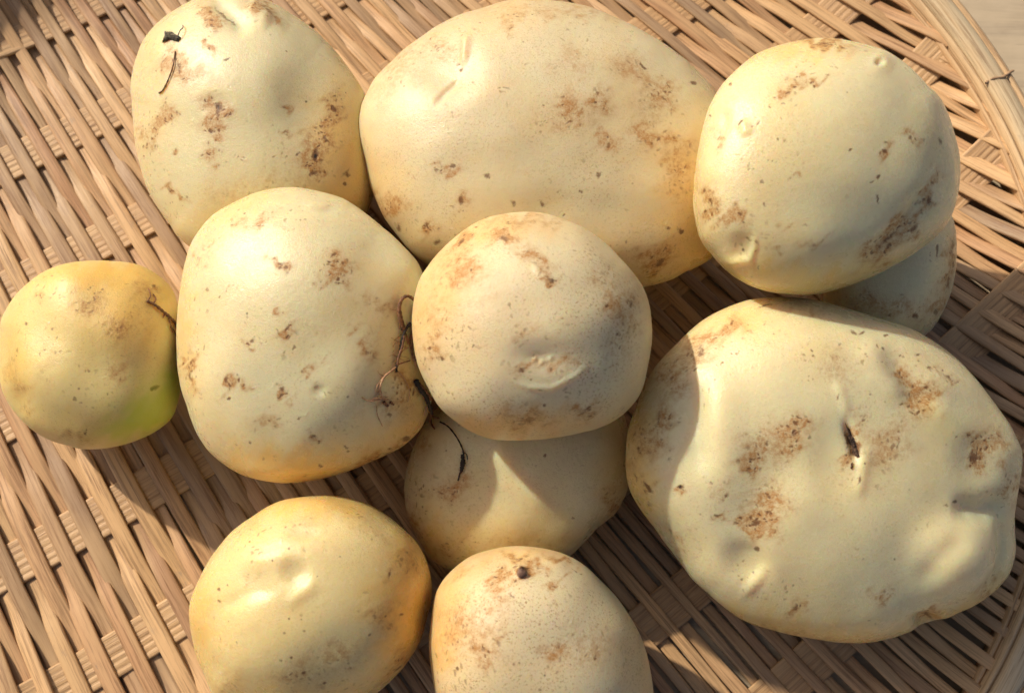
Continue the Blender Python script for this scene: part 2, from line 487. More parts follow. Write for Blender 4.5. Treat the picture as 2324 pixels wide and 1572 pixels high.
potatoes = {}
def potato(key, label, outline, zc, dt, db, mat, n=120, e=2.25, bumps=(), stains=(), darks=(), warm_or_glows=(), greens=(), lump=.0005, seed=1, centre=None, rough_edge=0.0):
    O = np.array(outline, float)
    if centre is None:
        x, y = O[:, 0], O[:, 1]; x2, y2 = np.roll(x, -1), np.roll(y, -1)
        cr = x * y2 - x2 * y; A_ = cr.sum() / 2
        centre = (((x + x2) * cr).sum() / (6 * A_), ((y + y2) * cr).sum() / (6 * A_))
    cx, cy = centre
    # dense resample of the outline, then radius as a function of the angle
    D = []
    for i in range(len(O)):
        p, q = O[i], O[(i + 1) % len(O)]
        p0, p3 = O[i - 1], O[(i + 2) % len(O)]
        for t in np.linspace(0, 1, 24, endpoint=False):
            D.append(.5 * ((2 * p) + (-p0 + q) * t + (2 * p0 - 5 * p + 4 * q - p3) * t * t + (-p0 + 3 * p - 3 * q + p3) * t ** 3))
    D = np.array(D)
    th = np.arctan2(-(D[:, 1] - cy), D[:, 0] - cx); rr = np.hypot(D[:, 0] - cx, D[:, 1] - cy)
    o_ = np.argsort(th); th, rr = th[o_], rr[o_]
    NA = 720
    ga = np.linspace(-math.pi, math.pi, NA, endpoint=False)
    R0 = np.interp(ga, np.concatenate([th - 2 * math.pi, th, th + 2 * math.pi]), np.tile(rr, 3))
    ker = np.exp(-(np.arange(-20, 21) / 8.0) ** 2); ker /= ker.sum()
    R0 = np.convolve(np.concatenate([R0[-20:], R0, R0[:20]]), ker, 'valid')
    C = onz(cx, cy, zc)
    depth = -((C - CAM) @ EZ)
    s = depth / FPX
    ez = CAM - C; ez /= np.linalg.norm(ez)
    d, F = dirs(n, max(24, int(n * .42)))
    rho = np.hypot(d[:, 0], d[:, 1]); cc = d[:, 2]
    nrm = (rho ** e + np.abs(cc) ** e) ** (1 / e)
    rho2, c2 = rho / nrm, cc / nrm
    th_ = np.arctan2(d[:, 1], d[:, 0])
    rs = np.random.default_rng(seed)
    # smooth lumps as a function of direction
    lum = np.zeros(len(d))
    for o2 in range(9):
        kv = rs.normal(0, 1, 3); kv *= (1.6 + o2 * .55) / np.linalg.norm(kv)
        lum += np.sin(d @ kv * 1.8 + rs.uniform(0, 6.3)) / (1 + .35 * o2)
    corr = np.ones(NA)
    dd = np.where(cc > 0, dt, db)
    kb = np.exp(-(np.arange(-90, 91) / 45.0) ** 2); kb /= kb.sum()
    Rb0 = np.convolve(np.concatenate([R0[-90:], R0, R0[:90]]), kb, 'valid')
    Rb = np.interp(th_, np.concatenate([ga, [math.pi]]), np.concatenate([Rb0, [Rb0[0]]]))
    wr = np.clip((rho2 - .45) / .53, 0, 1) ** 2 * (3 - 2 * np.clip((rho2 - .45) / .53, 0, 1))
    for it in range(4):
        Rr = np.interp(th_, np.concatenate([ga, [math.pi]]), np.concatenate([R0 * corr, [R0[0] * corr[0]]]))
        Rr = Rb + (Rr - Rb) * wr
        V = C + (EX[None] * np.cos(th_)[:, None] + EY[None] * np.sin(th_)[:, None]) * (Rr * s * rho2)[:, None] + ez[None] * (c2 * dd)[:, None]
        # outward direction of the ellipsoid
        V = V + (V - C) / np.linalg.norm(V - C, axis=1)[:, None] * (lum * lump)[:, None]
        px, py = proj(V)
        if it < 3:
            a2 = np.arctan2(-(py - cy), px - cx); r2 = np.hypot(px - cx, py - cy)
            bi = ((a2 + math.pi) / (2 * math.pi) * 90).astype(int) % 90
            mx = np.zeros(90); np.maximum.at(mx, bi, r2)
            ba = -math.pi + (np.arange(90) + .5) * 2 * math.pi / 90
            tgt = np.interp(ba, ga, R0)
            cb = tgt / np.maximum(mx, 1)
            corr *= np.interp(ga, np.concatenate([ba - 2 * math.pi, ba, ba + 2 * math.pi]), np.tile(cb, 3))
    # approximate outward normal
    nv = (EX[None] * np.cos(th_)[:, None] + EY[None] * np.sin(th_)[:, None]) * (rho2 / (Rr * s))[:, None] + ez[None] * (c2 / dd)[:, None]
    nv /= np.linalg.norm(nv, axis=1)[:, None]
    front = np.clip((nv @ ez + .12) / .3, 0, 1)
    disp = np.zeros(len(V))
    for b_ in bumps: disp += spot(px, py, b_)
    V = V + nv * (disp * .001 * front)[:, None]
    # fine unevenness of the skin
    fine = np.zeros(len(V))
    for o2 in range(14):
        kv = rs.normal(0, 1, 3); kv *= rs.uniform(180, 620) / np.linalg.norm(kv)
        fine += np.sin(V @ kv + rs.uniform(0, 6.3))
    V = V + nv * (fine * .000035)[:, None]
    # lowest point must not sink through the weave
    low = V[:, 2].min()
    jx, jy = px + 9 * np.sin(py / 11.0) + 5 * np.sin(py / 4.3 + px / 9.0), py + 9 * np.sin(px / 12.0 + 1) + 5 * np.sin(px / 5.1 + py / 8.0)
    kx, ky = px + (jx - px) * .3, py + (jy - py) * .3
    def acc(L_, fr=front, dk=False):
        a_ = np.zeros(len(V))
        for q_ in L_: a_ += spot(kx if dk else jx, ky if dk else jy, q_)
        return np.clip(a_ * fr, 0, 2)
    at = dict(stain=acc(stains), dark=acc(darks, dk=True), warm_or_glow=acc(warm_or_glows), green=acc(greens))  # warm spots mix orange skin with a glow painted along the rims
    org = V.mean(0); org = np.array([org[0], org[1], low])
    o = mesh_np('potato', V - org, F, mat, None, True, None, at)
    o.location = org
    tag(o, label, 'potato', 'potatoes in the woven basket')
    potatoes[key] = (o, V, F, low)
    return o

SAND = potato_material('skin_sandy', (.66, .575, .365), (.73, .47, .16), (.54, .38, .21), .5, .32)
PALE = potato_material('skin_pale', (.69, .625, .385), (.74, .49, .16), (.56, .43, .25), .3, .31)
SCUF = potato_material('skin_scuffed', (.67, .585, .375), (.73, .46, .17), (.54, .38, .21), 1.0, .38)
YELL = potato_material('skin_yellow', (.70, .59, .30), (.74, .47, .12), (.54, .39, .18), .3, .28)
OCHR = potato_material('skin_ochre', (.70, .58, .26), (.72, .48, .13), (.50, .33, .13), .45, .37)
IVOR = potato_material('skin_ivory', (.70, .63, .385), (.74, .52, .18), (.54, .44, .27), .3, .28)

LEMN = potato_material('skin_lemon', (.70, .61, .36), (.74, .53, .19), (.54, .42, .22), .4, .31)

potato('A', 'pale potato at the top left with a dried scrap of soil and orange-brown blotches',
    [(530,-26),(609,0),(647,20),(715,68),(777,136),(825,210),(850,320),(852,420),(825,500),(740,560),(620,600),(510,590),(440,565),(398,535),(374,497),(347,453),(327,408),(310,340),(300,265),(294,204),(300,153),(320,99),(357,51),(408,15),(453,-6)],
    .029, .027, .027, PALE, 130, seed=3,
    bumps=[('line', [(470,-20),(520,25),(570,80)], 22, -1.6), ('line', [(560,0),(620,60)], 20, 1.0), (690,230,90,60,60,-1.5), (560,200,130,90,40,.9), (490,235,30,22,0,-.5), (800,330,60,120,0,.6)],
    stains=[(475,42,26,24,0,1.14),(600,25,40,18,35,1.02),(407,142,22,26,0,1.28),(470,112,14,12,0,1.14),(380,130,18,40,20,0.63),(490,250,30,28,20,1.53),(490,290,26,22,0,1.28),(370,270,20,28,30,1.28),(335,310,16,26,20,0.89),(398,353,9,9,0,1.28),(480,350,20,22,0,1.14),(655,240,12,12,0,1.02),(655,297,16,7,20,1.02),(725,330,40,60,20,0.77),(755,255,16,50,10,1.02),(712,380,18,18,0,1.14),(400,438,22,7,25,0.89),(430,170,60,25,0,0.38),(620,440,120,50,0,0.32)],
    darks=[('line', [(478,0),(505,25),(525,45),(545,60)], 5, .9),(608,28,18,7,45,.7),(407,150,9,12,0,.8),(498,240,14,9,40,1.0),(493,252,5,16,0,.8),(484,298,10,7,0,.8),(716,356,9,8,0,1.1),(712,392,11,7,0,1.1),(676,352,7,5,0,.9),(736,314,6,5,0,1),(757,250,4,10,0,1.1),(718,345,7,12,0,.9),(398,353,5,5,0,.6),(517,137,8,3,5,1.2),(650,298,7,4,0,.8),(783,395,6,7,0,1),(783,415,5,5,0,1.2),(388,434,9,4,20,.8),(425,446,8,3,30,.7)],
    warm_or_glows=[(790,330,90,170,0,.9),(640,520,200,90,0,.8),(340,120,60,110,20,.25)])

potato('B', 'largest potato, tan and speckled, lying at the top centre behind the round one',
    [(815,265),(815,322),(832,390),(859,474),(905,540),(950,590),(1010,625),(1120,650),(1230,660),(1350,662),(1465,655),(1540,630),(1605,600),(1655,530),(1683,440),(1685,340),(1660,245),(1597,163),(1530,110),(1454,64),(1386,34),(1302,8),(1227,-3),(1170,-3),(1113,11),(1037,34),(961,72),(916,110),(859,163),(825,224)],
    .033, .031, .032, SAND, 165, e=2.4, seed=5,
    bumps=[(1010,150,70,60,30,-1.6), ('line', [(1060,70),(1052,120),(1045,150)], 9, .8), ('line', [(1045,170),(1010,205),(985,245)], 7, -.7), (1530,300,150,200,30,-.8), (950,300,120,100,0,.6),(1300,500,200,60,0,-.9)],
    stains=[(1150,65,24,16,40,.6),(1015,115,40,30,0,.45),(1360,240,30,36,20,.8),(1290,260,36,40,0,.8),(1375,320,28,26,0,.7),(1510,220,45,36,30,.6),(1465,290,30,40,0,.7),(1530,320,40,20,0,.5),(1015,385,32,12,-15,.9),(880,465,34,30,10,.9),(1050,455,14,22,10,.9),(975,520,22,18,0,.8),(1490,590,46,28,-30,1),(1540,390,40,60,0,.6),(1300,140,60,40,0,.3),(920,120,60,60,0,.3),(1280,20,200,25,0,.35),(1440,160,60,30,30,.4),(880,190,40,60,30,.2)],
    darks=[(1044,153,5,5,0,1.2),(1463,150,12,4,30,1),(1575,188,12,5,35,1.1),(1640,200,10,5,35,1),(990,388,9,5,0,.9),(1030,374,10,5,-20,.9),(1104,397,8,6,0,1),(1355,400,7,7,0,1),(1322,432,5,5,0,1.1),(1046,455,6,12,10,1),(1025,468,5,4,0,.9),(1163,461,7,8,0,.9),(1228,466,12,6,40,.9),(970,512,10,7,0,.9),(905,520,6,10,0,.9),(992,552,12,8,0,.9),(1281,492,5,4,0,.9),(1545,523,7,6,0,1.3),(1518,520,8,5,0,.9),(1496,596,18,5,-35,1),(1480,580,9,4,-35,.9),(1497,316,6,6,0,.9),(1035,140,5,4,0,.8)],
    warm_or_glows=[(1610,480,120,220,10,.9),(1150,600,330,80,0,.6),(860,430,70,120,0,.35)])

potato('D', 'half hidden potato in the shade beneath the upper right one',
    [(2172,540),(2169,607),(2158,664),(2136,717),(2105,757),(2040,790),(1950,795),(1890,760),(1868,700),(1850,620),(1850,540),(1890,470),(1960,430),(2060,420),(2130,450),(2162,490)],
    .023, .021, .022, IVOR, 80, seed=8,
    stains=[(2158,600,14,70,5,1.1),(2135,690,18,30,20,1),(2060,700,50,24,0,.6),(1960,690,60,30,0,.4)],
    darks=[(2162,560,6,22,0,.9),(2156,640,6,24,10,1),(2128,575,3,14,0,.9),(2130,560,3,8,0,.8),(2080,715,8,8,0,1),(2125,712,6,9,20,.9),(2045,590,14,7,-20,1),(2022,716,6,5,0,.8)])

potato('C', 'smooth yellowish potato stacked at the upper right with a small white eye near its rim',
    [(1572,453),(1581,357),(1595,282),(1622,218),(1656,174),(1710,126),(1765,102),(1819,90),(1870,85),(1938,92),(2006,112),(2064,153),(2109,194),(2132,218),(2156,265),(2173,323),(2178,374),(2177,425),(2167,475),(2148,515),(2114,549),(2048,593),(1959,637),(1871,666),(1813,671),(1738,662),(1671,633),(1614,580),(1587,545),(1576,510)],
    .060, .029, .029, IVOR, 150, e=2.45, seed=13,
    bumps=[('line', [(1712,520),(1712,560),(1700,590),(1665,595),(1635,590)], 9, .8),(1690,560,30,30,0,-1.1),(2000,140,26,22,20,.5),(1995,143,9,7,0,-1.0),('line', [(1650,240),(1640,290),(1620,330)], 12, -.6),('line', [(1680,270),(1700,310)], 12, .5),('line', [(1950,600),(2050,520),(2110,430),(2120,400)], 22, -1.3),(2070,360,50,90,20,.4),(1800,560,120,60,0,.5)],
    stains=[(1790,205,22,14,-10,1),(1840,182,44,8,-8,.9),(1800,190,40,20,-10,.5),(1870,97,60,12,5,.9),(1885,105,20,14,0,.8),(1612,465,16,40,10,1.1),(1680,490,30,18,20,.9),(1660,500,40,16,0,.5),(1796,403,16,5,15,.9),(2067,308,16,18,0,1),(2008,335,10,18,0,1),(1790,510,18,8,0,.7),(2030,535,70,26,-38,1),(2110,440,14,50,20,.9),(1990,575,50,20,-38,.7),(1630,310,10,24,0,.6),(1840,550,30,10,-20,.5),(1770,560,16,8,0,.6)],
    darks=[(1790,210,8,4,0,.7),(2064,312,7,6,0,.9),(2009,341,6,5,0,1.1),(2007,322,5,4,0,.9),(1927,338,5,5,0,1),(1991,402,6,7,0,1.1),(1991,450,3,14,0,1.3),(2129,322,4,12,0,1),(2111,460,6,14,20,1.1),(2075,520,18,5,-40,1),(2025,545,20,6,-40,.9),(1683,280,4,9,10,1.3),(1832,512,10,4,-10,.7),(1680,487,8,5,30,.8),(1612,460,4,14,10,.9),(1600,482,4,6,0,.8),(2025,562,4,4,0,1.1),(1610,262,4,3,0,1),(1656,193,5,3,-40,1),(1870,100,26,4,5,.7),(1795,405,8,2,20,.8),(1980,415,6,3,-20,.9)],
    warm_or_glows=[(1800,110,160,30,0,.55),(1590,450,40,140,0,.4),(1760,640,200,60,10,.8),(1960,620,140,40,-25,.5)])

potato('F', 'rounded pale potato left of the centre, hairy root lying on its right side',
    [(401,762),(404,846),(418,911),(446,986),(483,1033),(530,1066),(586,1089),(647,1097),(703,1091),(773,1073),(843,1047),(903,1023),(936,996),(964,963),(980,920),(990,860),(992,780),(982,690),(959,612),(931,571),(889,533),(843,491),(787,454),(726,433),(665,426),(595,433),(539,454),(483,487),(446,529),(422,575),(411,631),(404,697)],
    .041, .029, .038, PALE, 150, seed=21,
    bumps=[(720,467,30,9,0,.6),('line', [(590,480),(650,476),(720,472),(780,480)], 10, -.5),(690,780,160,200,0,.4),(480,720,60,160,0,.5),(900,820,70,200,0,-.6),('line', [(520,1060),(700,1070),(860,1035)], 14, .5),(725,885,14,12,0,-.5)],
    stains=[(590,505,46,12,0,.6),(540,520,16,8,-30,.7),(635,600,26,10,5,.9),(758,610,40,34,0,.9),(762,643,36,10,0,.9),(635,705,12,12,0,.9),(648,750,13,18,30,1.1),(570,775,10,9,0,.9),(800,740,14,12,0,.7),(835,790,20,36,10,.6),(865,690,60,14,10,.45),(436,840,9,44,0,1.1),(409,826,6,26,0,1),(518,870,13,20,0,1.1),(545,872,18,12,0,.8),(635,885,12,14,0,1.1),(702,850,8,10,0,.9),(717,822,20,10,-30,.6),(718,985,11,10,0,1),(600,960,40,12,10,.5),(665,905,0.1+8,14,0,.5),(900,900,40,60,0,.5),(880,1030,50,14,-15,.8),(450,600,8,20,0,.5),(475,560,20,40,20,.3),(850,1050,60,10,-15,.7),(930,880,30,40,0,.5)],
    darks=[(636,598,7,5,0,.9),(652,744,5,9,30,.9),(574,773,6,5,0,.9),(436,820,4,10,0,.8),(436,852,4,14,0,.9),(516,862,6,10,0,.9),(520,906,5,4,0,1.1),(637,880,7,6,0,1),(640,892,4,4,0,1.3),(676,950,5,4,0,.9),(716,985,8,5,0,1),(926,997,14,5,-30,1),(730,1050,8,4,0,.9),(885,1019,5,4,0,.9),(786,1021,6,4,0,.8),(690,1080,10,3,5,.8),(874,1026,10,3,0,.7),(884,942,6,8,20,.9),(784,1012,5,4,0,.8),(742,602,5,4,0,.9),(775,600,5,4,0,.9),(770,645,14,3,0,.8),(750,625,3,3,0,.9),(780,625,4,3,0,.9),(535,1010,6,3,30,.8),(569,1000,4,4,0,.8)],
    warm_or_glows=[(650,1075,260,60,0,.9),(950,880,50,160,0,.75),(415,760,28,170,0,.5),(900,1000,90,50,-20,.5),(560,460,90,30,-20,.3)])

potato('G', 'small ochre potato at the left edge with a green patch',
    [(-4,800),(0,736),(7,715),(31,675),(68,637),(112,610),(163,596),(218,591),(272,594),(317,601),(354,620),(385,647),(404,680),(414,740),(416,820),(412,880),(400,930),(374,964),(334,991),(289,1008),(238,1017),(187,1017),(136,1006),(85,984),(44,950),(17,913),(0,870)],
    .0255, .025, .025, OCHR, 110, seed=30, lump=.0007,
    bumps=[(200,680,60,50,0,-.8),(130,800,90,110,30,.8),(330,760,60,90,0,-.5),(300,900,70,50,0,.4),(20,920,40,40,0,-1.0)],
    stains=[(200,685,34,26,0,.7),(85,680,14,14,0,.6),(355,647,12,9,20,.9),(270,740,50,30,0,.45),(275,840,20,24,0,.5),(110,820,16,60,10,.2),(30,860,20,40,-30,.5),(330,670,30,40,0,.4),(60,930,20,20,0,.4),(180,990,40,14,0,.5)],
    darks=[(352,645,6,5,20,.9),(349,877,11,4,-20,1.5),(340,882,4,4,0,1.3),(195,979,5,4,0,1),(61,735,5,4,0,.8),(291,643,8,2,10,.8),(177,705,4,3,0,.8),(198,970,3,2,0,.9),(243,664,3,2,0,.8)],
    warm_or_glows=[(300,700,160,110,0,.8),(40,850,40,120,0,.6),(200,970,140,50,0,.5),(200,620,150,30,0,.6)],
    greens=[(355,925,100,60,-35,.72),(400,850,18,50,0,.3),(280,965,60,32,-10,.4)])

potato('I', 'shaded potato low in the middle, a bright wedge of sun on it',
    [(960,965),(947,996),(930,1033),(918,1084),(918,1135),(927,1180),(944,1217),(964,1251),(988,1275),(1022,1294),(1080,1300),(1150,1303),(1240,1288),(1298,1260),(1322,1237),(1356,1200),(1390,1176),(1407,1149),(1424,1115),(1430,1050),(1424,960),(1390,900),(1320,870),(1200,855),(1090,870),(1005,915)],
    .0195, .0200, .0205, LEMN, 120, seed=41,
    bumps=[('line', [(1130,960),(1140,1040),(1160,1090),(1240,1150),(1300,1170)], 26, 1.0),(1050,1130,60,60,0,-.5)],
    stains=[(1000,1110,40,26,10,.5),(940,1190,26,60,-20,.5),(1040,1100,30,50,20,.4),(1010,1245,30,20,0,.5),(1390,1150,24,50,10,.6),(960,1000,20,30,20,.4),(1180,1230,120,16,0,.2)],
    darks=[(955,1105,4,6,20,1),(960,1098,3,5,0,.9),(1237,1033,4,6,0,1.2),(1219,1058,4,3,0,.8),(1015,1103,5,4,0,.9),(1008,1020,3,4,0,.8),(1011,1232,6,3,0,.7),(1300,1175,4,5,20,.8),(1116,1176,3,2,0,.8)],
    warm_or_glows=[(1120,1240,220,70,0,.5),(960,1230,60,60,0,.5),(1000,1290,120,30,0,.4),(1400,1100,40,120,0,.4)])

potato('H', 'big lumpy potato on the right with a dark slit and deep dents',
    [(1419,1049),(1423,983),(1446,917),(1481,841),(1525,788),(1578,739),(1632,704),(1694,680),(1747,671),(1826,673),(1915,695),(2003,722),(2070,744),(2136,784),(2203,841),(2251,899),(2296,961),(2319,1014),(2321,1060),(2313,1110),(2306,1150),(2310,1200),(2312,1235),(2306,1270),(2293,1305),(2263,1343),(2212,1377),(2160,1397),(2126,1413),(2099,1416),(2058,1435),(2007,1452),(1956,1460),(1888,1457),(1837,1448),(1769,1433),(1700,1411),(1649,1380),(1615,1353),(1581,1326),(1547,1288),(1515,1246),(1488,1204),(1451,1162),(1431,1129),(1420,1081)],
    .036, .028, .033, IVOR, 185, e=2.6, seed=52, lump=.0006,
    bumps=[('line', [(1625,790),(1632,900),(1645,1050),(1660,1180)], 50, 1.1),('line', [(1560,830),(1575,950),(1590,1100)], 34, -1.2),
           (1690,1275,50,38,30,-2.3),(1712,1322,34,14,-50,.6),('line', [(1780,980),(1740,1080),(1700,1180),(1685,1290)], 75, -1.7),
           ('line', [(1915,940),(1932,1000),(1946,1060)], 10, -1.2),('line', [(1966,1000),(1962,1050),(1952,1100),(1945,1140)], 14, .5),(1893,1040,50,90,0,-.9),
           ('line', [(1895,860),(1915,910),(1925,950)], 12, .4),
           ('line', [(2000,770),(2040,840),(2080,890),(2150,930)], 28, -1.3),('line', [(1950,760),(2000,840),(2060,920)], 30, .7),(2130,870,44,32,30,.6),
           (2225,1035,50,60,20,-1.1),('line', [(2150,1150),(2230,1160),(2300,1130)], 26, -2.0),(2170,1268,80,86,20,4.4),('line', [(2262,1150),(2282,1220),(2262,1300),(2190,1362)], 20, -2.0),
           ('line', [(2190,1190),(2120,1260),(2080,1340)], 24, -1.0),(2100,1405,26,16,0,-1.8),(1560,1250,60,40,50,-.8),(1850,1200,160,120,0,.7)],
    stains=[(1745,1010,60,56,20,.4),(1705,1040,26,40,0,.7),(1715,1195,34,34,-10,.4),(1800,990,26,40,0,.8),(1812,960,40,24,0,.5),(1745,1140,50,40,-20,.7),(1700,1185,30,26,20,1.1),(1735,1195,40,26,0,.8),(1640,1110,20,16,0,.8),(1470,1105,16,14,30,.9),(1547,1106,13,9,0,.9),(1500,980,24,60,10,.7),(1570,810,36,30,-30,.6),(1630,755,60,18,-25,.8),(1520,860,40,50,-30,.5),(1935,1000,18,60,15,.9),(2020,1010,46,60,30,.5),(2090,900,40,46,-40,.9),(2060,850,20,50,-30,.7),(2225,1030,24,40,-10,1.2),(2250,1000,40,26,20,.7),(2290,1110,20,30,0,.8),(2285,1060,20,26,0,.5),(1810,1382,20,16,0,.9),(2005,1350,36,16,-25,.6),(2115,1400,24,18,0,1.1),(2180,1410,60,16,-20,.6),(2240,1330,30,40,30,.6),(1900,830,50,40,0,.35),(1830,700,60,12,5,.4),(1625,1168,16,7,10,1),(1450,1010,20,80,10,.5),(1535,1230,40,12,50,.5),(1790,1440,100,12,10,.4),(2150,850,30,16,30,.8)],
    darks=[('line', [(1925,975),(1936,1005),(1943,1035)], 9, 1.8),(1947,1090,4,10,10,1.1),(1715,1188,12,10,0,1.1),(1714,1249,8,7,0,1.2),(1700,1175,6,5,0,.8),(1745,1165,9,5,20,.8),(1806,983,8,9,0,1),(1740,1010,6,7,0,.9),(1796,1015,6,5,0,.9),(1466,1100,11,5,35,1.2),(1478,1112,7,5,35,1.1),(1546,1104,10,5,20,1),(1449,1020,0.1+4,9,0,.8),(1490,955,4,12,20,.8),(1522,1044,6,8,20,.7),(1590,800,7,14,30,.8),(1580,840,6,7,0,.8),(1650,1125,7,7,0,.9),(1613,1095,7,4,20,.8),(1624,1168,12,4,15,.9),(2218,1035,13,20,-10,1.0),(2168,1138,8,4,-10,1.1),(2148,1143,6,4,0,.8),(2150,855,12,5,45,.8),(2170,868,6,4,0,.8),(2111,837,8,4,20,1),(2080,802,7,4,-10,.9),(2042,806,5,3,0,.8),(2050,920,6,4,0,.8),(2070,935,8,4,30,.8),(1935,752,12,4,20,1),(1955,757,8,4,-20,1),(2010,757,7,4,20,1),(1993,785,3,8,10,.8),(2003,790,5,4,30,.9),(2115,1405,6,12,-20,1),(1545,1102,4,4,0,.9),(1738,695,18,3,-5,1),(2175,990,4,3,0,1),(1903,905,4,9,-15,.8),(1472,1140,5,7,20,.8),(1808,1380,10,6,30,.7),(1440,1088,3,14,0,.8)],
    warm_or_glows=[(1440,1080,50,240,0,.8),(1750,1430,300,50,10,.9),(2200,1395,160,46,-20,.9),(1640,740,120,40,-25,.4),(2250,960,60,60,0,.2)],
    greens=[(2140,960,60,40,30,.08),(2270,1280,26,90,0,.10)])

potato('J', 'yellow potato at the bottom left with two dimples on its top',
    [(430,1397),(435,1353),(452,1310),(482,1256),(515,1216),(556,1183),(602,1151),(656,1131),(723,1122),(773,1126),(823,1136),(863,1156),(900,1183),(937,1219),(963,1263),(979,1313),(979,1363),(970,1400),(957,1447),(937,1480),(910,1517),(873,1554),(850,1572),(790,1615),(700,1643),(600,1640),(525,1610),(478,1572),(462,1530),(442,1480),(432,1430)],
    .030, .029, .030, YELL, 150, seed=61,
    bumps=[(668,1296,30,32,30,-1.0),(590,1315,40,26,20,-.6),('line', [(540,1300),(590,1270),(640,1262),(690,1272),(715,1300)], 20, .35),('line', [(640,1380),(700,1335),(725,1310)], 16, .35),(560,1395,50,30,-40,.25),('line', [(480,1390),(560,1345),(640,1340)], 16, -.4),(690,1210,40,16,0,-.5),(800,1480,200,80,0,.5)],
    stains=[(690,1190,40,26,0,.35),(560,1310,18,10,0,.5),(880,1300,20,14,0,.5),(870,1400,40,46,0,.45),(780,1480,60,30,0,.45),(930,1280,26,40,20,.5),(690,1530,80,40,0,.4),(520,1550,40,30,0,.3),(900,1500,40,20,-40,.7),(840,1200,60,20,30,.3)],
    darks=[(501,1335,4,6,0,1.1),(497,1360,6,4,20,.8),(882,1300,5,7,0,.8),(690,1525,5,4,0,1),(664,1525,4,4,0,.9),(740,1545,5,4,0,1),(636,1493,4,3,-20,.9),(660,1490,4,4,0,.9),(878,1396,4,4,0,.8),(912,1397,5,4,0,.9),(836,1440,4,4,0,1),(900,1518,12,3,-40,1),(720,1305,5,2,-40,.8),(776,1266,3,3,0,.8),(520,1327,3,3,0,.8)],
    warm_or_glows=[(930,1400,80,190,0,1.0),(700,1140,240,34,0,.6),(445,1420,40,160,0,.5),(640,1600,240,60,0,.5)])

potato('K', 'speckled potato cut off by the bottom edge, a dark bud at its top',
    [(972,1470),(975,1420),(981,1374),(988,1346),(1012,1309),(1049,1275),(1083,1254),(1134,1241),(1179,1237),(1237,1244),(1288,1260),(1335,1289),(1376,1329),(1410,1370),(1440,1415),(1463,1465),(1477,1515),(1484,1572),(1470,1640),(1420,1695),(1340,1725),(1240,1738),(1140,1725),(1060,1690),(1010,1640),(988,1575),(979,1520)],
    .033, .030, .030, SCUF, 135, seed=71,
    bumps=[(1183,1301,13,11,0,1.6),(1175,1262,22,12,0,-.4),(1200,1400,140,120,0,.5),(1260,1282,30,14,20,.4)],
    stains=[(1175,1262,26,9,0,1.1),(1185,1300,28,20,0,1.1),(1135,1306,24,16,0,1),(1225,1285,26,10,20,.9),(1275,1272,30,9,20,1),(1265,1322,22,8,-20,.9),(1130,1330,20,30,0,.6),(1100,1400,60,60,0,.35),(1110,1480,50,36,0,.6),(1330,1470,60,50,0,.4),(1030,1430,40,70,0,.35),(1260,1480,30,20,0,.6),(1040,1300,40,16,-40,.3)],
    darks=[(1185,1302,11,9,0,1.5),(1175,1263,10,4,0,.7),(1222,1292,10,3,10,.7),(1270,1272,8,3,20,.7),(1100,1470,7,6,0,.8),(1160,1355,9,3,10,.9),(1366,1316,3,3,0,1),(1037,1515,4,5,0,1),(1350,1495,4,3,0,.8),(1258,1330,7,3,20,.7)],
    warm_or_glows=[(1000,1420,50,200,15,.8),(1180,1250,160,26,0,.6),(1450,1500,50,160,0,.4)])

potato('E', 'round dusty potato in the centre on top of the others, a dimple below its middle',
    [(935,732),(945,653),(971,602),(1014,554),(1070,511),(1125,489),(1192,481),(1251,487),(1311,509),(1362,542),(1410,586),(1449,633),(1473,685),(1480,740),(1477,807),(1465,867),(1441,910),(1402,950),(1362,973),(1311,985),(1232,995),(1153,1000),(1113,995),(1054,969),(998,922),(963,863),(943,807)],
    .060, .026, .026, SCUF, 150, seed=84, e=2.15, lump=.00025,
    bumps=[(1232,808,66,34,5,-.85),(1225,812,26,12,0,-.3),('line', [(1145,858),(1200,878),(1250,880),(1310,850),(1350,815)], 7, .35),(1215,818,6,6,0,.3),(1230,824,6,6,0,.3),(1250,815,6,6,0,.25),(1290,740,90,60,-20,.5),('line', [(1205,600),(1230,625),(1260,640)], 7, .35)],
    stains=[(1135,540,34,14,5,1.1),(1045,547,22,10,-40,1.1),(1210,580,40,16,20,.7),(1255,636,20,9,15,1.1),(1230,615,30,20,30,.5),(1050,600,50,50,-30,.5),(985,700,26,90,10,.3),(980,795,22,30,0,.9),(1050,620,22,10,-50,.8),(1190,835,30,14,0,.7),(1270,825,40,12,0,.6),(1390,690,24,26,0,.5),(1420,740,30,90,10,.45),(1190,945,60,30,0,.6),(1330,930,44,16,-10,.7),(1190,750,30,24,0,.4),(1080,660,60,60,0,.15),(1200,500,120,14,0,.4),(1370,640,50,40,30,.3)],
    darks=[(1142,542,13,6,5,.9),(1044,548,9,5,-40,.9),(1256,635,11,5,15,1),(977,793,7,6,0,.8),(1000,815,6,5,0,1.1),(1378,695,5,5,0,1.1),(1431,695,4,12,-15,1),(1398,755,5,6,0,.9),(1237,918,6,5,0,1.1),(1408,786,4,5,0,.9),(1082,515,5,3,0,1),(1188,838,9,6,0,.8),(1335,925,14,5,-20,.8),(1284,892,6,3,20,.8),(1207,862,5,3,0,.8),(1158,503,12,2,-8,.9),(1076,788,3,5,20,.9),(1200,955,18,8,0,.6)],
    warm_or_glows=[(1000,640,80,160,35,.6),(1150,510,170,34,0,.5),(1120,975,240,40,-5,.8),(1440,900,50,120,20,.4)])

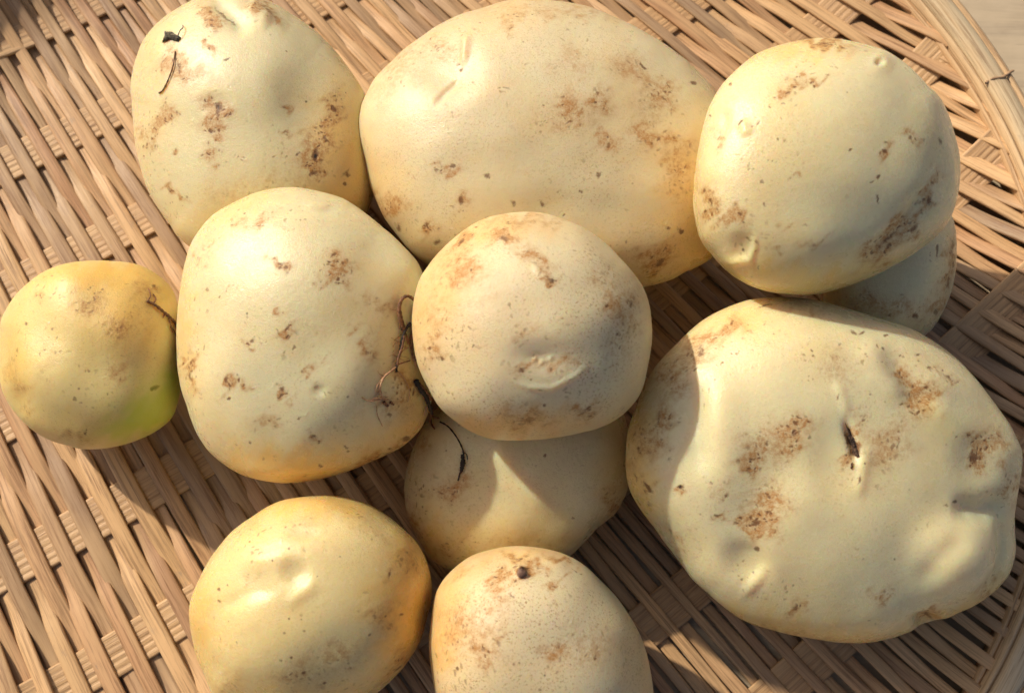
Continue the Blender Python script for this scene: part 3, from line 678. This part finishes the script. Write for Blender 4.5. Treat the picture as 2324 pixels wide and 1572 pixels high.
bpy.context.view_layer.update()
bvh = {k: BVHTree.FromPolygons([tuple(v) for v in V.tolist()], F.tolist()) for k, (o, V, F, low) in potatoes.items()}
for k, (o, V, F, low) in potatoes.items(): print('LOW', k, round(float(low) * 1000, 1), 'TOP', round(float(V[:, 2].max()) * 1000, 1))

def hit(x, y, keys=None):
    """first surface seen at a picture point -> (point, normal)"""
    best = None
    d = Vector(ray(x, y)); c = Vector(CAM)
    for k in (keys or bvh):
        p, nn, i, dist = bvh[k].ray_cast(c, d)
        if p is not None and (best is None or dist < best[2]):
            if nn.dot(d) > 0: nn = -nn
            best = (p, nn, dist)
    return best

# ------------------------------------------------------------------ roots, soil
def simple_mat(name, c, rough=.8, c2=None, scale=600):
    m = NT(name)
    tc_ = m.n('ShaderNodeTexCoord').outputs['Object']
    c2 = c2 or tuple(v * .5 for v in c)
    m.l(m.mix(m.ramp(m.noise(tc_, scale, 4, .7), .35, .65), c, c2), m.b.inputs['Base Color'])
    m.b.inputs['Roughness'].default_value = rough
    return m.m
ROOTB = simple_mat('root_brown', (.26, .12, .055), .8, (.09, .04, .02))
ROOTP = simple_mat('root_pale', (.50, .30, .17), .7, (.28, .14, .07))
ROOTD = simple_mat('root_dark', (.035, .022, .016), .8, (.012, .009, .007))
SOIL = simple_mat('soil_grey', (.17, .14, .09), .9, (.05, .04, .03))

def tube(name, pts, rad, mat, parent=None, sides=7, smooth_n=8):
    """pts: list of 3-D points with per-point radius"""
    P = np.array(pts, float); rad = np.array(rad, float)
    # catmull-rom
    Q, R_ = [], []
    for i in range(len(P) - 1):
        p0, p1, p2, p3 = P[max(i - 1, 0)], P[i], P[i + 1], P[min(i + 2, len(P) - 1)]
        for t in np.linspace(0, 1, smooth_n, endpoint=False):
            Q.append(.5 * ((2 * p1) + (-p0 + p2) * t + (2 * p0 - 5 * p1 + 4 * p2 - p3) * t * t + (-p0 + 3 * p1 - 3 * p2 + p3) * t ** 3))
            R_.append(rad[i] + (rad[i + 1] - rad[i]) * t)
    Q.append(P[-1]); R_.append(rad[-1]); Q = np.array(Q); R_ = np.array(R_)
    R_ = R_ * (1 + .18 * np.sin(np.arange(len(R_)) * 1.9) + .12 * np.sin(np.arange(len(R_)) * .7))
    T = np.gradient(Q, axis=0); T /= np.linalg.norm(T, axis=1)[:, None] + 1e-12
    A_ = np.cross(T, [0.1, .2, 1.0]); A_ /= np.linalg.norm(A_, axis=1)[:, None]; B_ = np.cross(T, A_)
    ang = np.linspace(0, 2 * math.pi, sides, endpoint=False)
    V = (Q[:, None] + (A_[:, None] * np.cos(ang)[None, :, None] + B_[:, None] * np.sin(ang)[None, :, None]) * R_[:, None, None]).reshape(-1, 3)
    idx = np.arange(len(Q) * sides).reshape(len(Q), sides); j2 = np.roll(np.arange(sides), -1)
    F = np.stack([idx[:-1], idx[:-1][:, j2], idx[1:][:, j2], idx[1:]], -1).reshape(-1, 4)
    org = np.array(parent.location) if parent is not None else V.mean(0)
    o = mesh_np(name, V - org, F, mat, parent)
    if parent is None: o.location = org
    return o
def lay(pts, r, lift, keys):
    """picture points (x, y[, extra lift in mm]) laid over the surface"""
    out = []
    for p in pts:
        h = hit(p[0], p[1], keys)
        if h is None: h = hit(p[0], p[1])
        if h is None: continue
        ex = p[2] * .001 if len(p) > 2 else 0
        out.append(np.array(h[0] + h[1] * (r * lift + ex)))
    return out
def zo(pts, ox=950.0, oy=720.0, sc_=3.93):      # measured in an enlargement of the picture
    return [((ox + p[0] / sc_) * .8633, (oy + p[1] / sc_) * .8633, *p[2:]) for p in pts]

rt = bpy.data.objects.new('root_tangle', None); col.objects.link(rt)
h0 = hit(*zo([(420, 600)])[0][:2], ['F']); rt.location = h0[0]
tag(rt, 'looped tangle of thin brown roots lying on the left potato against the round one', 'root')
bpy.context.view_layer.update()
def root(pts, r0, r1, mat, keys=('F',), lift=.8, parent=rt, name='root'):
    L_ = lay(pts, max(r0, r1), lift, list(keys))
    if len(L_) < 2: return
    return tube(name, L_, np.linspace(r0, r1, len(L_)), mat, parent)
KF = ['F']
root(zo([(415,575,.2),(385,500,.4),(362,400,.6),(368,290,.9),(420,235,1.3),(480,260,1.3),(520,310,1.0),(518,420,.6),(508,560,.4),(500,700,.3),(515,820,.2),(540,900,.2)]), .00040, .00030, ROOTB, KF)
root(zo([(490,510,.3),(440,560,.5),(408,620,.6),(388,700,.5),(378,800,.4),(355,880,.4),(345,960,.3),(350,1010,.2)]), .00040, .00028, ROOTD, KF)
root(zo([(405,640,.9),(385,760,.8),(352,870,.7),(350,950,.5)]), .00032, .00030, ROOTB, KF)
root(zo([(395,270,.7),(372,360,.9),(395,470,.8),(425,560,.6)]), .00022, .0002, ROOTB, KF)
root(zo([(430,590,.3),(455,650,.4),(470,720,.3),(500,620,.3)]), .0002, .00018, ROOTB, KF)
root(zo([(470,760,.3),(420,790,.3),(378,830,.3)]), .00016, .00012, ROOTP, KF)
root(zo([(490,895,.3),(420,915,.3),(370,935,.3)]), .00016, .00012, ROOTB, KF)
root(zo([(340,960,.3),(270,1015,.4),(220,1060,.4),(190,1130,.3),(180,1200,.2),(195,1250,.2)]), .00028, .00022, ROOTP, KF)
root(zo([(345,985,.3),(400,1040,.4),(450,1120,.4),(485,1210,.3),(470,1320,.2)]), .00012, .00009, ROOTP, KF)
root(zo([(235,1040,.3),(155,1150,.3),(145,1250,.2)]), .00011, .00009, ROOTP, KF)
root(zo([(0,1270,.2),(60,1305,.2),(130,1300,.2),(210,1265,.3),(270,1265,.3)]), .00014, .0001, ROOTP, KF)
root(zo([(90,1310,.3),(180,1290,.4),(280,1290,.3)]), .00014, .0001, ROOTP, KF)
root(zo([(110,1285,.3),(190,1275,.5),(270,1300,.3)]), .00012, .0001, ROOTP, KF)
root(zo([(155,1360,.2),(160,1450,.2),(215,1570,.1)]), .00012, .00008, ROOTP, KF)
root(zo([(225,1315,.1),(245,1345,.1),(270,1355,.1)]), .0004, .00030, ROOTB, KF)
root(zo([(290,1318,.1),(325,1345,.1)]), .00034, .00026, ROOTB, KF)
root(zo([(520,850,.3),(535,920,.4),(565,965,.4)]), .0002, .00012, ROOTP, KF)

hr = random.Random(12)
for q_ in range(16):
    x_, y_ = zo([hr.choice([(380, 700), (360, 860), (345, 980), (230, 1060), (190, 1200), (500, 700), (400, 620), (370, 350), (470, 1150)])])[0]
    a_ = hr.uniform(0, 6.28); pts_ = [(x_, y_, .3)]
    for u__ in range(3):
        a_ += hr.uniform(-.8, .8); x_ += 7 * math.cos(a_); y_ += 7 * math.sin(a_); pts_.append((x_, y_, hr.uniform(.1, .5)))
    root(pts_, .00010, .00005, hr.choice([ROOTP, ROOTB]), KF)

rb = bpy.data.objects.new('root_clump', None); col.objects.link(rb)
h0 = hit(966, 905); rb.location = h0[0]
tag(rb, 'dark frayed root clump wedged between the potatoes left of the centre one', 'root')
bpy.context.view_layer.update()
root([(939,862,.2),(948,882,.3),(958,895,.3),(966,912,.2),(972,930,.2),(984,945,.3)], .0006, .0004, ROOTD, KF, parent=rb)
root([(944,870,.2),(960,888,.4),(972,905,.3)], .0005, .0004, ROOTB, KF, parent=rb)
root([(972,930,.3),(985,948,.5),(1000,952,.3)], .0003, .0002, ROOTP, ('F', 'I'), parent=rb)
root([(965,920,.3),(958,940,.3),(966,955,.2)], .0002, .00015, ROOTP, KF, parent=rb)
root([(975,925,.3),(982,960,.4),(990,975,.3)], .00028, .00018, ROOTB, ('F', 'I'), parent=rb)

def lone_root(pts, r0, r1, mat, keys, name, label):
    L_ = lay(pts, max(r0, r1), .7, keys)
    o = tube(name, L_, np.linspace(r0, r1, len(L_)), mat)
    return tag(o, label, 'root')
rr = lone_root([(1000,958,.1),(1020,970,.4),(1040,995,.5),(1052,1022,.4),(1052,1040,.2),(1049,1060,.1),(1044,1075,.1),(1040,1090,.1)], .00018, .00020, ROOTD, ['I'], 'black_root', 'thin black root hanging over the shaded low potato')
L_ = lay([(1050,1030,.1),(1052,1045,.1),(1050,1058,.1),(1047,1072,.1)], .0005, .6, ['I'])
tube('root_bark', L_, [.0003, .00062, .0006, .0002], ROOTD, rr)
tube('root', lay([(1050,1025,.2),(1060,1030,.5),(1062,1042,.3)], .0002, .7, ['I']), [.00015, .00012, .00012], ROOTD, rr)
r1_ = lone_root([(333,685,.1),(350,695,.3),(368,710,.3),(382,722,.3),(392,732,.2),(400,742,.1)], .00035, .0004, ROOTB, ['G'], 'rootlet', 'branched brown rootlet on the small ochre potato')
for pts in ([(380,722,.2),(385,740,.3),(390,755,.1)], [(385,742,.2),(393,752,.2),(398,764,.1)], [(345,692,.1),(352,680,.2),(346,668,.1)], [(333,686,.1),(340,672,.2),(335,655,.1)], [(372,712,.1),(368,722,.2)]):
    L_ = lay(pts, .0002, .7, ['G'])
    if len(L_) > 1: tube('root', L_, np.linspace(.0002, .00012, len(L_)), ROOTB, r1_)
lone_root([(399,118,.1),(396,150,.3),(385,180,.2),(372,205,.1),(362,212,.05)], .00016, .00022, ROOTB, ['A'], 'rootlet', 'straight thin rootlet below the dried scrap on the top left potato')

# dried scrap of soil
def flake(name, pts, mat, keys, thick, label=None, cat=None, parent=None, lift=.0004):
    rr_ = random.Random(int(pts[0][0]))
    fine = []
    for i in range(len(pts)):
        p, q = pts[i], pts[(i + 1) % len(pts)]
        for t in (0, .34, .67): fine.append((p[0] + (q[0] - p[0]) * t + rr_.uniform(-.9, .9), p[1] + (q[1] - p[1]) * t + rr_.uniform(-.9, .9)))
    pts = fine; n_ = len(pts)
    mx_, my_ = sum(p[0] for p in pts) / n_, sum(p[1] for p in pts) / n_
    V = []
    for f_, h_ in ((0, 0), (.14, .75), (.45, 1.0), (.75, 1.1)):
        for p in pts:
            h = hit(p[0] + (mx_ - p[0]) * f_, p[1] + (my_ - p[1]) * f_, keys)
            V.append(h[0] + h[1] * (lift * (.2 + h_) + thick * h_ * rr_.uniform(.35, 1.25)))
    c_ = hit(mx_, my_, keys); V.append(c_[0] + c_[1] * (lift + thick))
    F = []
    for k_ in range(3):
        for i in range(n_):
            j = (i + 1) % n_
            F.append((k_ * n_ + i, k_ * n_ + j, (k_ + 1) * n_ + j)); F.append((k_ * n_ + i, (k_ + 1) * n_ + j, (k_ + 1) * n_ + i))
    for i in range(n_): F.append((3 * n_ + i, 3 * n_ + (i + 1) % n_, 4 * n_))
    V = np.array([tuple(v) for v in V]); org = V.mean(0)
    if parent is not None: org = np.array(parent.location)
    o = mesh_np(name, V - org, F, mat, parent, False)
    if parent is None: o.location = org
    if label: tag(o, label, cat)
    return o
def zf(pts): return [((350 + x / 3.873) * .8633, (y / 3.873) * .8633) for x, y in pts]
sf = flake('soil_scrap', zf([(300,440),(325,395),(330,335),(360,330),(400,335),(440,360),(485,385),(490,405),(465,432),(420,420),(370,410),(335,428)]), SOIL, ['A'], .0004,
      'grey dried scrap of soil on the upper left of the top left potato', 'soil', lift=.0005)
tube('root', lay([(476,105,.6),(478,95,.9),(486,86,.6),(484,72,.2)] if False else [((350 + x / 3.873) * .8633, (y / 3.873) * .8633, e_) for x, y, e_ in [(480,390,.9),(505,350,1.2),(525,310,.8),(515,270,.3)]], .0001, .7, ['A']), [.00012] * 4, SOIL, sf)
PLUG = simple_mat('soil_dark', (.13, .075, .045), .9, (.025, .014, .01), 1800)
# soil packed in the slit of the lumpy potato
def zs(pts): return [((2100 + x / 3.926) * .8633, (850 + y / 3.926) * .8633) for x, y in pts]
flake('soil_plug', zs([(478,1010),(490,1050),(512,1075),(535,1105),(550,1150),(575,1190),(592,1230),(592,1275),(618,1320),(630,1380),(600,1385),(566,1355),(545,1325),(552,1285),(556,1250),(532,1205),(512,1160),(495,1100),(482,1055)]), PLUG, ['H'], .0007, parent=potatoes['H'][0], lift=.0001)
flake('soil_plug', zs([(535,1440),(550,1430),(560,1470),(548,1510),(532,1490)]), PLUG, ['H'], .0004, parent=potatoes['H'][0], lift=.0001)
# bud on the bottom potato
hb = hit(1184, 1301, ['K'])
bm = bmesh.new(); bmesh.ops.create_icosphere(bm, subdivisions=3, radius=.0012)
rr_ = random.Random(4)
for v in bm.verts:
    v.co *= 1 + .12 * math.sin(v.co.x * 5200) * math.sin(v.co.y * 4700 + 1) + rr_.uniform(-.05, .05)
    v.co *= .85; v.co.z *= .38
bm.transform(hb[1].to_track_quat('Z', 'Y').to_matrix().to_4x4())
me = bpy.data.meshes.new('bud'); bm.to_mesh(me); bm.free(); me.materials.append(simple_mat('bud_brown', (.20, .11, .07), .6, (.07, .035, .025)))
bo = bpy.data.objects.new('bud', me); col.objects.link(bo); bo.parent = potatoes['K'][0]
bo.location = hb[0] + hb[1] * .0002 - potatoes['K'][0].location
for p in me.polygons: p.use_smooth = True
print('STRIPS', k0)
